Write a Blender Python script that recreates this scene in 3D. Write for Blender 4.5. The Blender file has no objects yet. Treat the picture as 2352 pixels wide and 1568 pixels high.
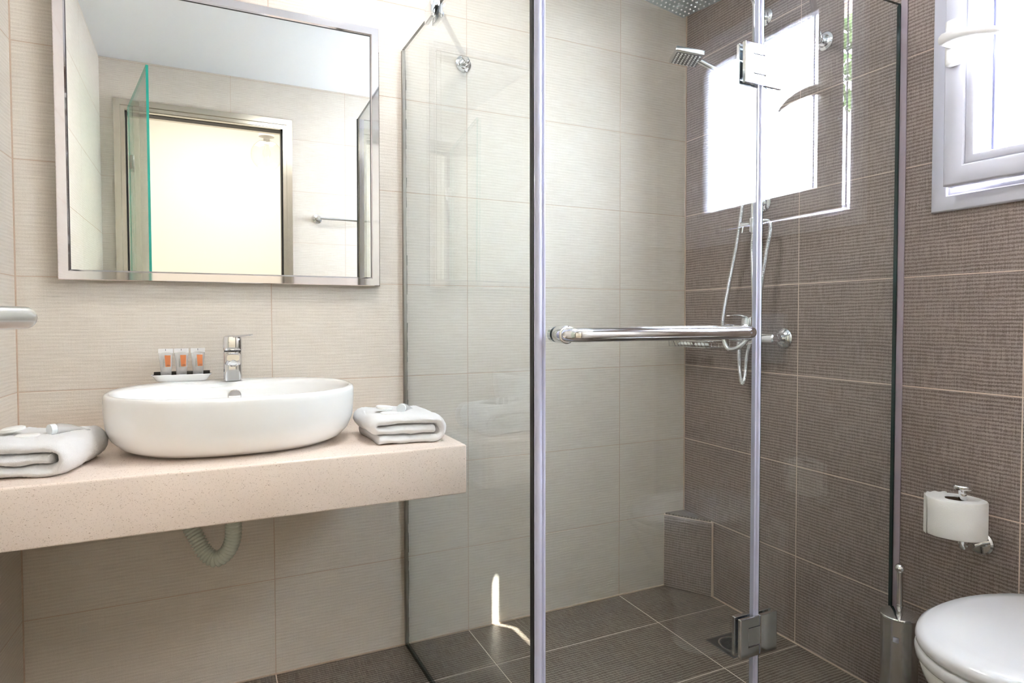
import bpy, bmesh, math, random
from mathutils import Vector, Matrix, noise

C = bpy.context.scene.collection
S = bpy.context.scene
PI = math.pi
random.seed(7)

# ------------------------------------------------------------------ camera
cd = bpy.data.cameras.new('camera'); cam = bpy.data.objects.new('camera', cd); C.objects.link(cam)
YAW, PIT, ROL = 0.4362, -0.0269, -0.0018
fw = Vector((math.sin(YAW)*math.cos(PIT), math.cos(YAW)*math.cos(PIT), math.sin(PIT)))
r0 = Vector((math.cos(YAW), -math.sin(YAW), 0)); u0 = r0.cross(fw)
rr = r0*math.cos(ROL)+u0*math.sin(ROL); uu = -r0*math.sin(ROL)+u0*math.cos(ROL)
cam.matrix_world = Matrix(((rr.x, uu.x, -fw.x, -1.7233), (rr.y, uu.y, -fw.y, -1.9807),
                           (rr.z, uu.z, -fw.z, 1.0794), (0, 0, 0, 1)))
cd.sensor_width = 36; cd.sensor_fit = 'HORIZONTAL'; cd.lens = 36*1422.5/2352
cd.shift_x = 0.00491; cd.shift_y = -0.00612; cd.clip_start = 0.01
S.camera = cam

# ------------------------------------------------------------------ world, sun, lamps, exposure
W = bpy.data.worlds.new('sky'); S.world = W; W.use_nodes = True
bg = W.node_tree.nodes['Background']
bg.inputs[0].default_value = (0.80, 0.90, 1.0, 1); bg.inputs[1].default_value = 55.0

def area(name, loc, rot, sx, sy, power, col, portal=False, shape='RECTANGLE'):
    l = bpy.data.lights.new(name, 'AREA'); l.shape = shape; l.size = sx
    if shape in ('RECTANGLE', 'ELLIPSE'): l.size_y = sy
    l.energy = power; l.color = col
    o = bpy.data.objects.new(name, l); C.objects.link(o); o.location = loc; o.rotation_euler = rot
    if portal: l.cycles.is_portal = True
    return o
area('sky_portal', (0.27, -1.345, 1.76), (0, PI/2, 0), 0.80, 0.80, 1, (1, 1, 1), portal=True)
sunl = bpy.data.lights.new('sun', 'SUN'); sunl.energy = 60; sunl.angle = 0.009; sunl.color = (1, .95, .86)
sun = bpy.data.objects.new('sun', sunl); C.objects.link(sun)
SUND = Vector((-.84, 1.02, -1.50)).normalized()
sun.rotation_euler = SUND.to_track_quat('-Z', 'Y').to_euler()
area('hall_ceiling_light', (-1.5, -3.1, 2.90), (0, 0, 0), 1.2, 1.0, 33, (1, .94, .88))
area('bathroom_fill_light', (-1.25, -0.72, 2.392), (0, 0, 0), 0.42, 0.42, 10, (1, .985, .97), shape='DISK')  # added fill light to brighten the room, no known fixture here
S.view_settings.view_transform = 'Standard'; S.view_settings.look = 'None'
S.view_settings.gamma = 1; S.view_settings.use_curve_mapping = False
S.view_settings.exposure = 0.55
try:
    S.cycles.max_bounces = 14; S.cycles.diffuse_bounces = 5; S.cycles.glossy_bounces = 8
    S.cycles.transparent_max_bounces = 24; S.cycles.transmission_bounces = 8
    S.cycles.caustics_reflective = False; S.cycles.caustics_refractive = False
    S.cycles.sample_clamp_indirect = 60; S.cycles.use_denoising = True
    S.cycles.denoising_input_passes = 'RGB_ALBEDO_NORMAL'
except Exception: pass

# ------------------------------------------------------------------ materials
def newmat(name):
    m = bpy.data.materials.new(name); m.use_nodes = True
    nt = m.node_tree; nt.nodes.clear()
    out = nt.nodes.new('ShaderNodeOutputMaterial')
    return m, nt, out
def N(nt, t, **kw):
    n = nt.nodes.new(t)
    for k, v in kw.items():
        if k.startswith('_'): setattr(n, k[1:], v)
        else: n.inputs[k.replace('__', ' ')].default_value = v
    return n
def L(nt, a, b): nt.links.new(a, b)
def math_(nt, op, a, b=None, c=None):
    n = nt.nodes.new('ShaderNodeMath'); n.operation = op
    for i, x in enumerate((a, b, c)):
        if x is None: continue
        if isinstance(x, (int, float)): n.inputs[i].default_value = x
        else: nt.links.new(x, n.inputs[i])
    return n.outputs[0]
def mixc(nt, f, a, b):
    n = nt.nodes.new('ShaderNodeMix'); n.data_type = 'RGBA'
    for s, x in ((n.inputs[0], f), (n.inputs[6], a), (n.inputs[7], b)):
        if isinstance(x, (int, float)): s.default_value = x
        elif isinstance(x, tuple): s.default_value = x if len(x) == 4 else (*x, 1)
        else: nt.links.new(x, s)
    return n.outputs[2]
def pbr(name, col, rough=.5, metal=0., bump=0, bscale=200, spec=.5, coat=0, sheen=0, cvar=0, aniso=None):
    m, nt, out = newmat(name)
    p = N(nt, 'ShaderNodeBsdfPrincipled', Roughness=rough, Metallic=metal)
    p.inputs['Base Color'].default_value = (*col, 1)
    p.inputs['Specular IOR Level'].default_value = spec
    p.inputs['Coat Weight'].default_value = coat; p.inputs['Coat Roughness'].default_value = .03
    p.inputs['Sheen Weight'].default_value = sheen
    L(nt, p.outputs[0], out.inputs[0])
    tc = nt.nodes.new('ShaderNodeTexCoord')
    ns = N(nt, 'ShaderNodeTexNoise', Scale=bscale, Detail=3.0); L(nt, tc.outputs['Object'], ns.inputs['Vector'])
    if bump:
        b = N(nt, 'ShaderNodeBump', Strength=1.0, Distance=bump)
        L(nt, ns.outputs['Fac'], b.inputs['Height']); L(nt, b.outputs[0], p.inputs['Normal'])
    if cvar:
        c = mixc(nt, ns.outputs['Fac'], tuple(x*(1-cvar) for x in col), tuple(min(1, x*(1+cvar)) for x in col))
        L(nt, c, p.inputs['Base Color'])
    return m

def tile_mat(name, ua, va, light, dark, period, contrast, thread, rough, bump, gr, st, wn, spec=.5):
    """ribbed, woven-looking ceramic: ribs run along u, stacked along v"""
    m, nt, out = newmat(name)
    g = nt.nodes.new('ShaderNodeNewGeometry'); sep = nt.nodes.new('ShaderNodeSeparateXYZ')
    L(nt, g.outputs['Position'], sep.inputs[0])
    oi = nt.nodes.new('ShaderNodeObjectInfo')
    off = math_(nt, 'MULTIPLY', oi.outputs['Random'], 17.3)
    U = math_(nt, 'ADD', sep.outputs[ua], off); V = math_(nt, 'ADD', sep.outputs[va], 0.0)
    V2 = math_(nt, 'ADD', sep.outputs[va], off)
    def nz(us, vs, scale=1.0, detail=3.0, rgh=.6):
        cb = nt.nodes.new('ShaderNodeCombineXYZ')
        L(nt, math_(nt, 'MULTIPLY', U, us), cb.inputs[0]); L(nt, math_(nt, 'MULTIPLY', V2, vs), cb.inputs[1])
        n = N(nt, 'ShaderNodeTexNoise', Scale=scale, Detail=detail, Roughness=rgh); L(nt, cb.outputs[0], n.inputs['Vector'])
        return n.outputs['Fac']
    wob = nz(9, 25, 1, 3)
    ph = math_(nt, 'ADD', math_(nt, 'MULTIPLY', V, 2*PI/period), math_(nt, 'MULTIPLY', wob, 7.0))
    jag = nz(240, 90, 1, 2)
    ph = math_(nt, 'ADD', ph, math_(nt, 'MULTIPLY', jag, 3.2))
    wave = math_(nt, 'MULTIPLY_ADD', math_(nt, 'SINE', ph), .5, .5)
    grain = nz(330, 620, 1, 2)
    streak = nz(14, 330, 1, 2)          # long horizontal strands
    thr = nz(330, 16, 1, 2)             # vertical threads
    patch = nz(3.0, 5.0, 1, 2)
    v = math_(nt, 'ADD', math_(nt, 'MULTIPLY', wave, contrast), math_(nt, 'MULTIPLY', grain, gr))
    v = math_(nt, 'ADD', v, math_(nt, 'MULTIPLY', streak, st))
    v = math_(nt, 'ADD', v, math_(nt, 'MULTIPLY', thr, thread))
    v = math_(nt, 'ADD', v, math_(nt, 'MULTIPLY', patch, .35))
    mr = N(nt, 'ShaderNodeMapRange'); mr.clamp = True
    mid = gr*.5+st*.5+thread*.5+.175+contrast*.5
    mr.inputs[1].default_value = mid - wn; mr.inputs[2].default_value = mid + wn
    L(nt, v, mr.inputs[0])
    col = mixc(nt, mr.outputs[0], dark, light)
    p = N(nt, 'ShaderNodeBsdfPrincipled', Roughness=rough); p.inputs['Specular IOR Level'].default_value = spec
    L(nt, col, p.inputs['Base Color'])
    b = N(nt, 'ShaderNodeBump', Strength=1.0, Distance=bump); L(nt, mr.outputs[0], b.inputs['Height'])
    L(nt, b.outputs[0], p.inputs['Normal']); L(nt, p.outputs[0], out.inputs[0])
    return m

def glass_mat(name, tint, rough=0.0):
    m, nt, out = newmat(name)
    g = nt.nodes.new('ShaderNodeNewGeometry')
    ior = math_(nt, 'MULTIPLY_ADD', g.outputs['Backfacing'], 1/1.5-1.5, 1.5)
    f = nt.nodes.new('ShaderNodeFresnel'); L(nt, ior, f.inputs[0])
    t = nt.nodes.new('ShaderNodeBsdfTransparent'); t.inputs[0].default_value = (*tint, 1)
    gl = N(nt, 'ShaderNodeBsdfGlossy', Roughness=rough)
    mx = nt.nodes.new('ShaderNodeMixShader')
    L(nt, f.outputs[0], mx.inputs[0]); L(nt, t.outputs[0], mx.inputs[1]); L(nt, gl.outputs[0], mx.inputs[2])
    L(nt, mx.outputs[0], out.inputs[0])
    return m

LT, DK = (.80, .735, .655), (.63, .56, .48)
BL, BD = (.42, .34, .305), (.185, .138, .118)
FL, FD = (.30, .248, .20), (.12, .092, .072)
M = {}
M['tile_beige_x'] = tile_mat('beige_ribbed_tile', 0, 2, LT, DK, .0095, .24, .32, .42, .0003, .9, 1.0, .36)
M['tile_beige_y'] = tile_mat('beige_ribbed_tile_side', 1, 2, LT, DK, .0095, .24, .32, .42, .0003, .9, 1.0, .36)
M['tile_brown_y'] = tile_mat('brown_ribbed_tile', 1, 2, BL, BD, .0096, .46, .85, .42, .0004, 1.3, .5, .25)
M['tile_floor'] = tile_mat('brown_floor_tile', 0, 1, FL, FD, .0105, .46, .85, .25, .0004, 1.3, .5, .25)
M['grout'] = pbr('beige_grout', (.60, .46, .36), .85, bump=.0003, cvar=.12)
M['grout_dark'] = pbr('tan_grout', (.76, .62, .52), .85, bump=.0003, cvar=.12)
M['plaster'] = pbr('white_ceiling_paint', (.82, .83, .84), .8, bump=.0002, bscale=90)
M['cream'] = pbr('cream_wall_paint', (.88, .86, .79), .8)
M['hall_floor'] = pbr('hall_floor_stone', (.55, .48, .38), .5)
M['chrome'] = pbr('chrome', (.78, .79, .81), .06, 1, bump=.00001, bscale=8)
M['steel'] = pbr('brushed_steel', (.62, .61, .60), .24, 1, bump=.00002, bscale=600)
M['dark_steel'] = pbr('dull_drain_steel', (.20, .20, .20), .38, 1)
M['frame_metal'] = pbr('polished_frame_metal', (.80, .775, .80), .045, 1)
M['door_metal'] = pbr('satin_door_frame_metal', (.55, .51, .44), .2, 1)
M['ceramic'] = pbr('white_ceramic', (.86, .86, .85), .07, coat=.4)
M['lid'] = pbr('white_toilet_plastic', (.70, .70, .71), .14, coat=.3)
M['pvc'] = pbr('white_window_plastic', (.72, .72, .82), .3)
M['white_plastic'] = pbr('white_handle_plastic', (.80, .78, .77), .3)
M['black'] = pbr('black_rubber', (.015, .015, .018), .5)
M['black_gloss'] = pbr('black_gloss_tray', (.02, .018, .018), .25)
M['towel'] = pbr('white_terry_cloth', (.95, .95, .955), .95, bump=.0022, bscale=900, sheen=.3)
M['paper'] = pbr('white_tissue_paper', (.90, .89, .86), .9, bump=.0008, bscale=420)
M['card'] = pbr('brown_cardboard', (.16, .10, .065), .9)
M['soap'] = pbr('white_wrapped_soap', (.86, .86, .84), .3, cvar=.04)
M['soft_plastic'] = pbr('clear_grey_plastic', (.74, .78, .80), .22)
M['orange'] = pbr('orange_label_print', (.60, .19, .065), .4)
M['ink'] = pbr('grey_ink', (.12, .12, .12), .5)
M['hose'] = pbr('ribbed_hose_plastic', (.62, .66, .58), .4)
M['edge'] = pbr('green_glass_edge', (.012, .035, .032), .12)
M['edge_door'] = pbr('bright_green_glass_edge', (.03, .42, .33), .15)
M['seal'] = pbr('clear_lilac_seal', (.60, .61, .78), .15, coat=.6)
M['screen_glass'] = glass_mat('shower_glass', (.955, .981, .985))
M['door_glass'] = glass_mat('door_glass', (.93, .975, .945))
M['clear_glass'] = glass_mat('clear_lamp_glass', (.99, .99, .985))
M['silicone'] = pbr('grey_silicone', (.25, .23, .21), .5, bump=.002, bscale=60)
M['silicone_pink'] = pbr('pinkish_silicone', (.42, .35, .40), .3, bump=.001, bscale=80)
M['profile'] = pbr('dull_grey_profile', (.34, .33, .30), .3, 1)
M['strip'] = pbr('lilac_reflection_bar', (.22, .22, .36), .3)  # tone of the bar reflected in the pane, as solid colour
M['rain'] = pbr('grey_blue_rain_plate', (.44, .49, .50), .3, .6)
M['leaf'] = pbr('leaf_green', (.10, .20, .04), .5, cvar=.4, bscale=4)
M['bark'] = pbr('tree_bark', (.12, .08, .05), .9, bump=.01, bscale=30)
M['ground'] = pbr('outdoor_paving', (.5, .48, .44), .9)
# mirror
m, nt, out = newmat('mirror_silver'); g = N(nt, 'ShaderNodeBsdfGlossy', Roughness=0.0)
g.inputs[0].default_value = (.93, .95, .94, 1); L(nt, g.outputs[0], out.inputs[0]); M['mirror'] = m
# translucent tube plastic
m, nt, out = newmat('frosted_tube_plastic')
p = N(nt, 'ShaderNodeBsdfPrincipled', Roughness=.25); p.inputs['Base Color'].default_value = (.80, .80, .80, 1)
t = nt.nodes.new('ShaderNodeBsdfTransparent'); t.inputs[0].default_value = (.92, .92, .92, 1)
mx = nt.nodes.new('ShaderNodeMixShader'); mx.inputs[0].default_value = .36
L(nt, t.outputs[0], mx.inputs[1]); L(nt, p.outputs[0], mx.inputs[2]); L(nt, mx.outputs[0], out.inputs[0]); M['tube'] = m
# frosted window pane: scatters daylight into the room
m, nt, out = newmat('frosted_window_pane')
tc = nt.nodes.new('ShaderNodeTexCoord'); ns = N(nt, 'ShaderNodeTexNoise', Scale=320.0, Detail=1.0)
L(nt, tc.outputs['Object'], ns.inputs[0])
b = N(nt, 'ShaderNodeBump', Strength=1.0, Distance=.0006); L(nt, ns.outputs['Fac'], b.inputs['Height'])
tr = nt.nodes.new('ShaderNodeBsdfTranslucent'); tr.inputs[0].default_value = (.95, .97, 1, 1)
gl = N(nt, 'ShaderNodeBsdfGlossy', Roughness=.25); L(nt, b.outputs[0], gl.inputs['Normal'])
mx = nt.nodes.new('ShaderNodeMixShader'); mx.inputs[0].default_value = .05
L(nt, tr.outputs[0], mx.inputs[1]); L(nt, gl.outputs[0], mx.inputs[2]); L(nt, mx.outputs[0], out.inputs[0]); M['pane'] = m
# speckled quartz
m, nt, out = newmat('speckled_quartz')
p = N(nt, 'ShaderNodeBsdfPrincipled', Roughness=.16)
tc = nt.nodes.new('ShaderNodeTexCoord')
def flecks(scale, thr, size, stretch, rot):
    mp = nt.nodes.new('ShaderNodeMapping'); mp.inputs['Scale'].default_value = stretch; mp.inputs['Rotation'].default_value = rot
    L(nt, tc.outputs['Object'], mp.inputs[0])
    nzz = N(nt, 'ShaderNodeTexNoise', Scale=scale*1.6, Detail=1.0); L(nt, mp.outputs[0], nzz.inputs['Vector'])
    ad = nt.nodes.new('ShaderNodeMix'); ad.data_type = 'RGBA'; ad.blend_type = 'LINEAR_LIGHT'; ad.inputs[0].default_value = .004
    L(nt, mp.outputs[0], ad.inputs[6]); L(nt, nzz.outputs['Color'], ad.inputs[7])
    vo = N(nt, 'ShaderNodeTexVoronoi', Scale=scale); L(nt, ad.outputs[2], vo.inputs['Vector'])
    sp = nt.nodes.new('ShaderNodeSeparateXYZ'); L(nt, vo.outputs['Color'], sp.inputs[0])
    a = math_(nt, 'LESS_THAN', vo.outputs['Distance'], math_(nt, 'MULTIPLY', sp.outputs[1], size))
    bb = math_(nt, 'GREATER_THAN', sp.outputs[0], thr)
    return math_(nt, 'MULTIPLY', a, bb), sp.outputs[2]
f1, s1 = flecks(270, .5, .36, (1, 1, 2.2), (.3, .9, .5)); f2, s2 = flecks(330, .45, .30, (2.2, 1, 1), (.2, .4, 1.1))
f = math_(nt, 'MAXIMUM', f1, f2)
fc = mixc(nt, s1, (.20, .115, .06), (.46, .32, .22))
big = N(nt, 'ShaderNodeTexNoise', Scale=9.0, Detail=3.0); L(nt, tc.outputs['Object'], big.inputs['Vector'])
base = mixc(nt, big.outputs['Fac'], (.77, .655, .57), (.83, .71, .625))
L(nt, mixc(nt, math_(nt, 'MULTIPLY', f, .85), base, fc), p.inputs['Base Color']); L(nt, p.outputs[0], out.inputs[0]); M['quartz'] = m

# ------------------------------------------------------------------ mesh helpers
class MB:
    def __init__(s): s.v = []; s.f = []; s.m = []
    def add(s, vs, fs, mi=0):
        o = len(s.v); s.v += [Vector(v) for v in vs]
        s.f += [tuple(i+o for i in f) for f in fs]; s.m += [mi]*len(fs)
        return s
    def box(s, a, b, mi=0, edge_mi=None, thin=None):
        x0, y0, z0 = [min(a[i], b[i]) for i in range(3)]; x1, y1, z1 = [max(a[i], b[i]) for i in range(3)]
        vs = [(x0,y0,z0),(x1,y0,z0),(x1,y1,z0),(x0,y1,z0),(x0,y0,z1),(x1,y0,z1),(x1,y1,z1),(x0,y1,z1)]
        fs = [(0,3,2,1),(4,5,6,7),(0,1,5,4),(2,3,7,6),(1,2,6,5),(3,0,4,7)]
        s.add(vs, fs, mi)
        if edge_mi is not None:   # faces whose normal is not along axis `thin` get edge_mi
            ax = [2,2,1,1,0,0]
            for k in range(6):
                if ax[k] != thin: s.m[-6+k] = edge_mi
        return s
    def rbox(s, a, b, r, seg=3, mi=0):
        """box with all edges rounded"""
        bm = bmesh.new(); lo = Vector([min(a[i], b[i]) for i in range(3)]); hi = Vector([max(a[i], b[i]) for i in range(3)])
        bmesh.ops.create_cube(bm, size=1)
        for v in bm.verts: v.co = Vector([(lo[i]+hi[i])/2+v.co[i]*(hi[i]-lo[i]) for i in range(3)])
        bmesh.ops.bevel(bm, geom=bm.edges[:], offset=r, segments=seg, profile=.5, affect='EDGES')
        s.bm(bm, mi); return s
    def bm(s, bm, mi=0):
        bm.verts.index_update()
        s.add([v.co.copy() for v in bm.verts], [[v.index for v in f.verts] for f in bm.faces], mi); bm.free(); return s
    def tube(s, pts, r, n=12, caps=True, mi=0):
        pts = [Vector(p) for p in pts]; rs = r if isinstance(r, (list, tuple)) else [r]*len(pts)
        t0 = (pts[1]-pts[0]).normalized(); up = Vector((0,0,1)) if abs(t0.z) < .9 else Vector((1,0,0))
        nrm = (up-t0*up.dot(t0)).normalized(); rings = []
        for i, p in enumerate(pts):
            if i == 0: t = pts[1]-pts[0]
            elif i == len(pts)-1: t = pts[-1]-pts[-2]
            else: t = (pts[i+1]-pts[i]).normalized()+(pts[i]-pts[i-1]).normalized()
            t.normalize(); nrm = (nrm-t*nrm.dot(t)).normalized(); bn = t.cross(nrm)
            rings.append([p+(nrm*math.cos(2*PI*k/n)+bn*math.sin(2*PI*k/n))*rs[i] for k in range(n)])
        s.loft(rings, caps, caps, mi); return s
    def loft(s, rings, cap0=True, cap1=True, mi=0):
        n = len(rings[0]); vs = [v for r in rings for v in r]; fs = []
        for i in range(len(rings)-1):
            for k in range(n):
                a = i*n+k; b = i*n+(k+1) % n; fs.append((a, b, b+n, a+n))
        if cap0: fs.append(tuple(reversed(range(n))))
        if cap1: fs.append(tuple(range((len(rings)-1)*n, len(rings)*n)))
        s.add(vs, fs, mi); return s
    def lathe(s, prof, c, axis='Z', n=32, mi=0):
        """prof: (radius, height) along the axis from c"""
        rings = []
        for r, h in prof:
            ring = []
            for k in range(n):
                a = 2*PI*k/n; x, y = r*math.cos(a), r*math.sin(a)
                v = {'Z': (x, y, h), '-Z': (x, -y, -h), 'X': (h, x, y), '-X': (-h, -x, y), 'Y': (y, h, x), '-Y': (x, -h, y)}[axis]
                ring.append(Vector(c)+Vector(v))
            rings.append(ring)
        s.loft(rings, prof[0][0] > 1e-6, prof[-1][0] > 1e-6, mi); return s
    def build(s, name, mat, parent=None, smooth=True, rot=None, origin=None, angle=.6):
        me = bpy.data.meshes.new(name)
        if origin is None:
            if parent is not None: origin = Vector(parent['_o'])
            else:
                xs = [v.x for v in s.v]; ys = [v.y for v in s.v]; zs = [v.z for v in s.v]
                origin = Vector(((min(xs)+max(xs))/2, (min(ys)+max(ys))/2, min(zs)))
        origin = Vector(origin)
        me.from_pydata([tuple(v-origin) for v in s.v], [], s.f)
        for mt in (mat if isinstance(mat, (list, tuple)) else [mat]): me.materials.append(mt)
        for p, mi in zip(me.polygons, s.m): p.material_index = mi; p.use_smooth = smooth
        bm = bmesh.new(); bm.from_mesh(me); bmesh.ops.remove_doubles(bm, verts=bm.verts, dist=1e-6)
        bmesh.ops.recalc_face_normals(bm, faces=bm.faces)
        for e in bm.edges:
            if len(e.link_faces) == 2 and e.calc_face_angle(0) > angle: e.smooth = False
        bm.to_mesh(me); bm.free()
        o = bpy.data.objects.new(name, me); C.objects.link(o)
        if parent is not None: o.parent = parent; o.location = origin-Vector(parent['_o'])
        else: o.location = origin
        o['_o'] = tuple(origin)
        return o
def thing(name, label, cat, loc, group=None):
    o = bpy.data.objects.new(name, None); C.objects.link(o); o.location = loc; o.empty_display_size = .05
    o['_o'] = tuple(loc); o['label'] = label; o['category'] = cat
    if group: o['group'] = group
    return o
def tag(o, label, cat, group=None):
    o['label'] = label; o['category'] = cat
    if group: o['group'] = group
    return o
def struct(o): o['kind'] = 'structure'; return o
def smoothpath(pts, n=8):
    """Catmull-Rom through points"""
    P = [Vector(p) for p in pts]; P = [P[0]*2-P[1]]+P+[P[-1]*2-P[-2]]; out = []
    for i in range(1, len(P)-2):
        for k in range(n):
            t = k/n; a, b, c, d = P[i-1], P[i], P[i+1], P[i+2]
            out.append(.5*((2*b)+(c-a)*t+(2*a-5*b+4*c-d)*t*t+(3*b-3*c+d-a)*t**3))
    out.append(P[-2]); return out
def resample(pts, step):
    out = [pts[0]]; acc = 0.
    for a, b in zip(pts, pts[1:]):
        d = (b-a).length
        while d > 0 and acc+d >= step:
            t = (step-acc)/d; a = a.lerp(b, t); out.append(a.copy()); d = (b-a).length; acc = 0.
        acc += d
    return out
def corrugated(pts, r, amp, pitch, n=12):
    """rings of a flexible hose"""
    p = resample(smoothpath(pts, 24), pitch/4)
    rs = [r+amp*(1 if (i % 4) in (1, 2) else -1) for i in range(len(p))]
    return MB().tube(p, rs, n)
def sellipse(cx, cy, a, b, z, n=64, e=2.0, a2=None):
    out = []
    for k in range(n):
        t = 2*PI*k/n; c, s_ = math.cos(t), math.sin(t)
        aa = a if (c > 0 or a2 is None) else a2
        out.append(Vector((cx+aa*math.copysign(abs(c)**(2/e), c), cy+b*math.copysign(abs(s_)**(2/e), s_), z)))
    return out

# ------------------------------------------------------------------ tiles
HT, ZR, TW = .30, .291, .629      # row height, lowest wall joint, tile length
GAP = .0024; TT = .008
def tile_piece(mesh_cache, u0, u1, v0, v1, holes, put, mat, parent):
    GAP = .0018 if 'beige' in mat.name else .0024
    """one tile u0..u1 x v0..v1; clipped by rectangular holes"""
    cut = [h for h in holes if h[0] < u1-1e-4 and h[1] > u0+1e-4 and h[2] < v1-1e-4 and h[3] > v0+1e-4]
    g = GAP/2; a0, a1, b0, b1 = u0+g, u1-g, v0+g, v1-g
    if a1-a0 < .004 or b1-b0 < .004: return
    if not cut:
        key = (round(u1-u0, 4), round(v1-v0, 4), id(mat))
        w, h = a1-a0, b1-b0; c = .0008
        if key not in mesh_cache:
            vs = []; fs = []
            for d, i in ((0, 0), (TT-c, 0), (TT, c)):
                vs += [(i, i, d), (w-i, i, d), (w-i, h-i, d), (i, h-i, d)]
            for k in range(4):
                for lv in (0, 4): fs.append((lv+k, lv+(k+1) % 4, lv+4+(k+1) % 4, lv+4+k))
            fs.append((8, 9, 10, 11))
            vv = [put(*v, True) for v in vs]
            me = bpy.data.meshes.new('tile'); me.from_pydata(vv, [], fs); me.materials.append(mat)
            bm = bmesh.new(); bm.from_mesh(me); bmesh.ops.recalc_face_normals(bm, faces=bm.faces)
            bm.faces.ensure_lookup_table(); f = bm.faces[-1]
            ref = Vector(put(0, 0, 1, True))-Vector(put(0, 0, 0, True))
            if f.normal.dot(ref) < 0: bmesh.ops.reverse_faces(bm, faces=bm.faces)
            bm.to_mesh(me); bm.free()
            mesh_cache[key] = me
        o = bpy.data.objects.new('tile', mesh_cache[key]); C.objects.link(o)
        o.parent = parent; o.location = put(a0, b0, 0, False); return
    us = sorted({a0, a1, *[x for h in cut for x in h[:2] if a0 < x < a1]})
    vsx = sorted({b0, b1, *[x for h in cut for x in h[2:] if b0 < x < b1]})
    inside = {}
    for i in range(len(us)-1):
        for j in range(len(vsx)-1):
            mu, mv = (us[i]+us[i+1])/2, (vsx[j]+vsx[j+1])/2
            inside[i, j] = not any(h[0] < mu < h[1] and h[2] < mv < h[3] for h in cut)
    if not any(inside.values()): return
    mb = MB()
    for (i, j), ok in inside.items():
        if not ok: continue
        q = [(us[i], vsx[j]), (us[i+1], vsx[j]), (us[i+1], vsx[j+1]), (us[i], vsx[j+1])]
        mb.add([put(*p_, TT, False) for p_ in q], [(0, 1, 2, 3)])
        for (di, dj), (p1, p2) in zip(((0, -1), (1, 0), (0, 1), (-1, 0)), zip(q, q[1:]+q[:1])):
            if not inside.get((i+di, j+dj), False):
                mb.add([put(*p1, 0, False), put(*p2, 0, False), put(*p2, TT, False), put(*p1, TT, False)], [(0, 1, 2, 3)])
    mb.build('tile', mat, parent, smooth=False, origin=put(a0, b0, 0, False))
def tile_field(parent, mat, ujoints, vjoints, holes, put):
    cache = {}
    for i in range(len(ujoints)-1):
        for j in range(len(vjoints)-1):
            tile_piece(cache, ujoints[i], ujoints[i+1], vjoints[j], vjoints[j+1], holes, put, mat, parent)
XL, YB, CZ = -2.196, -1.92, 2.40
rows = [0.0]+[ZR+HT*k for k in range(8)]
rows = [z for z in rows if z < CZ]+[CZ]
def grid_wall(u0, u1, v0, v1, holes):
    us = sorted({u0, u1, *[x for h in holes for x in h[:2] if u0 < x < u1]}); vs = sorted({v0, v1, *[x for h in holes for x in h[2:] if v0 < x < v1]})
    return [(us[i], us[i+1], vs[j], vs[j+1]) for i in range(len(us)-1) for j in range(len(vs)-1)
            if not any(h[0] < (us[i]+us[i+1])/2 < h[1] and h[2] < (vs[j]+vs[j+1])/2 < h[3] for h in holes)]
BACKT = .0005      # grout sits half a millimetre behind the tile faces

# wall surfaces: tile faces lie on the planes y=0, x=0, x=XL, y=YB, z=0
w = MB().box((XL-.15, BACKT-.0, 0), (.0, .15, CZ)).build('wall_front', M['grout'], smooth=False, origin=(0, 0, 0)); struct(w)
w.data.transform(Matrix.Translation((0, 0, 0)))
def put_front(u, v, d, rel): return (u, -d, v) if rel else (u, TT-d, v)
tile_field(w, M['tile_beige_x'], [XL, -1.578, -.949, -.320, 0], rows, [], put_front)

WY0, WY1, WZ0, WZ1 = -1.700, -.985, 1.378, 2.118    # window opening in the right wall
mb = MB()
for a, b_, c, d in grid_wall(YB-.12, 0.15, 0, CZ, [(WY0, WY1, WZ0, WZ1)]): mb.box((BACKT, a, c), (.25, b_, d))
w = mb.build('wall_right', M['grout_dark'], smooth=False, origin=(0, 0, 0)); struct(w)
def put_right(u, v, d, rel): return (-d, u, v) if rel else (TT-d, u, v)
tile_field(w, M['tile_brown_y'], [YB, -1.801, -1.172, -.543, 0], rows, [(WY0, WY1, WZ0, WZ1)], put_right)

w = MB().box((XL-.15, YB-.14, 0), (XL-BACKT, .0, CZ)).build('wall_left', M['grout'], smooth=False, origin=(0, 0, 0)); struct(w)
def put_left(u, v, d, rel): return (d, u, v) if rel else (XL-TT+d, u, v)
tile_field(w, M['tile_beige_y'], [YB-.01, -1.258, -.629, 0], rows, [], put_left)
piv = Matrix.Translation((XL, 0, 0)); w.matrix_world = piv @ Matrix.Rotation(-.0286, 4, 'Z') @ piv.inverted()   # the room is not quite square

DX0, DX1, DZ = -2.172, -1.335, 2.155       # doorway (inside the casing)
mb = MB()
for a, b_, c, d in grid_wall(XL-.07, 0.0, 0, CZ, [(DX0, DX1, -1, DZ)]): mb.box((a, YB-.12, c), (b_, YB-BACKT, d))
w = mb.build('wall_back', M['grout'], smooth=False, origin=(0, 0, 0)); struct(w)
def put_back(u, v, d, rel): return (u, d, v) if rel else (u, YB-TT+d, v)
tile_field(w, M['tile_beige_x'], [XL-.064, -1.63, -1.0, -.371, 0], rows, [(DX0, DX1, -1, DZ)], put_back)

w = MB().box((XL-.20, YB-.14, -.15), (.15, .15, -BACKT)).build('floor', M['grout_dark'], smooth=False, origin=(0, 0, 0)); struct(w)
def put_floor(u, v, d, rel): return (u, v, d) if rel else (u, v, -TT+d)
DR = (-.254, -.128, -.530, -.402)        # drain cut-out
tile_field(w, M['tile_floor'], [-2.26, -1.578, -.949, -.320, 0], [YB, -1.824, -1.507, -1.190, -.873, -.556, -.239, 0], [DR], put_floor)

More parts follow.
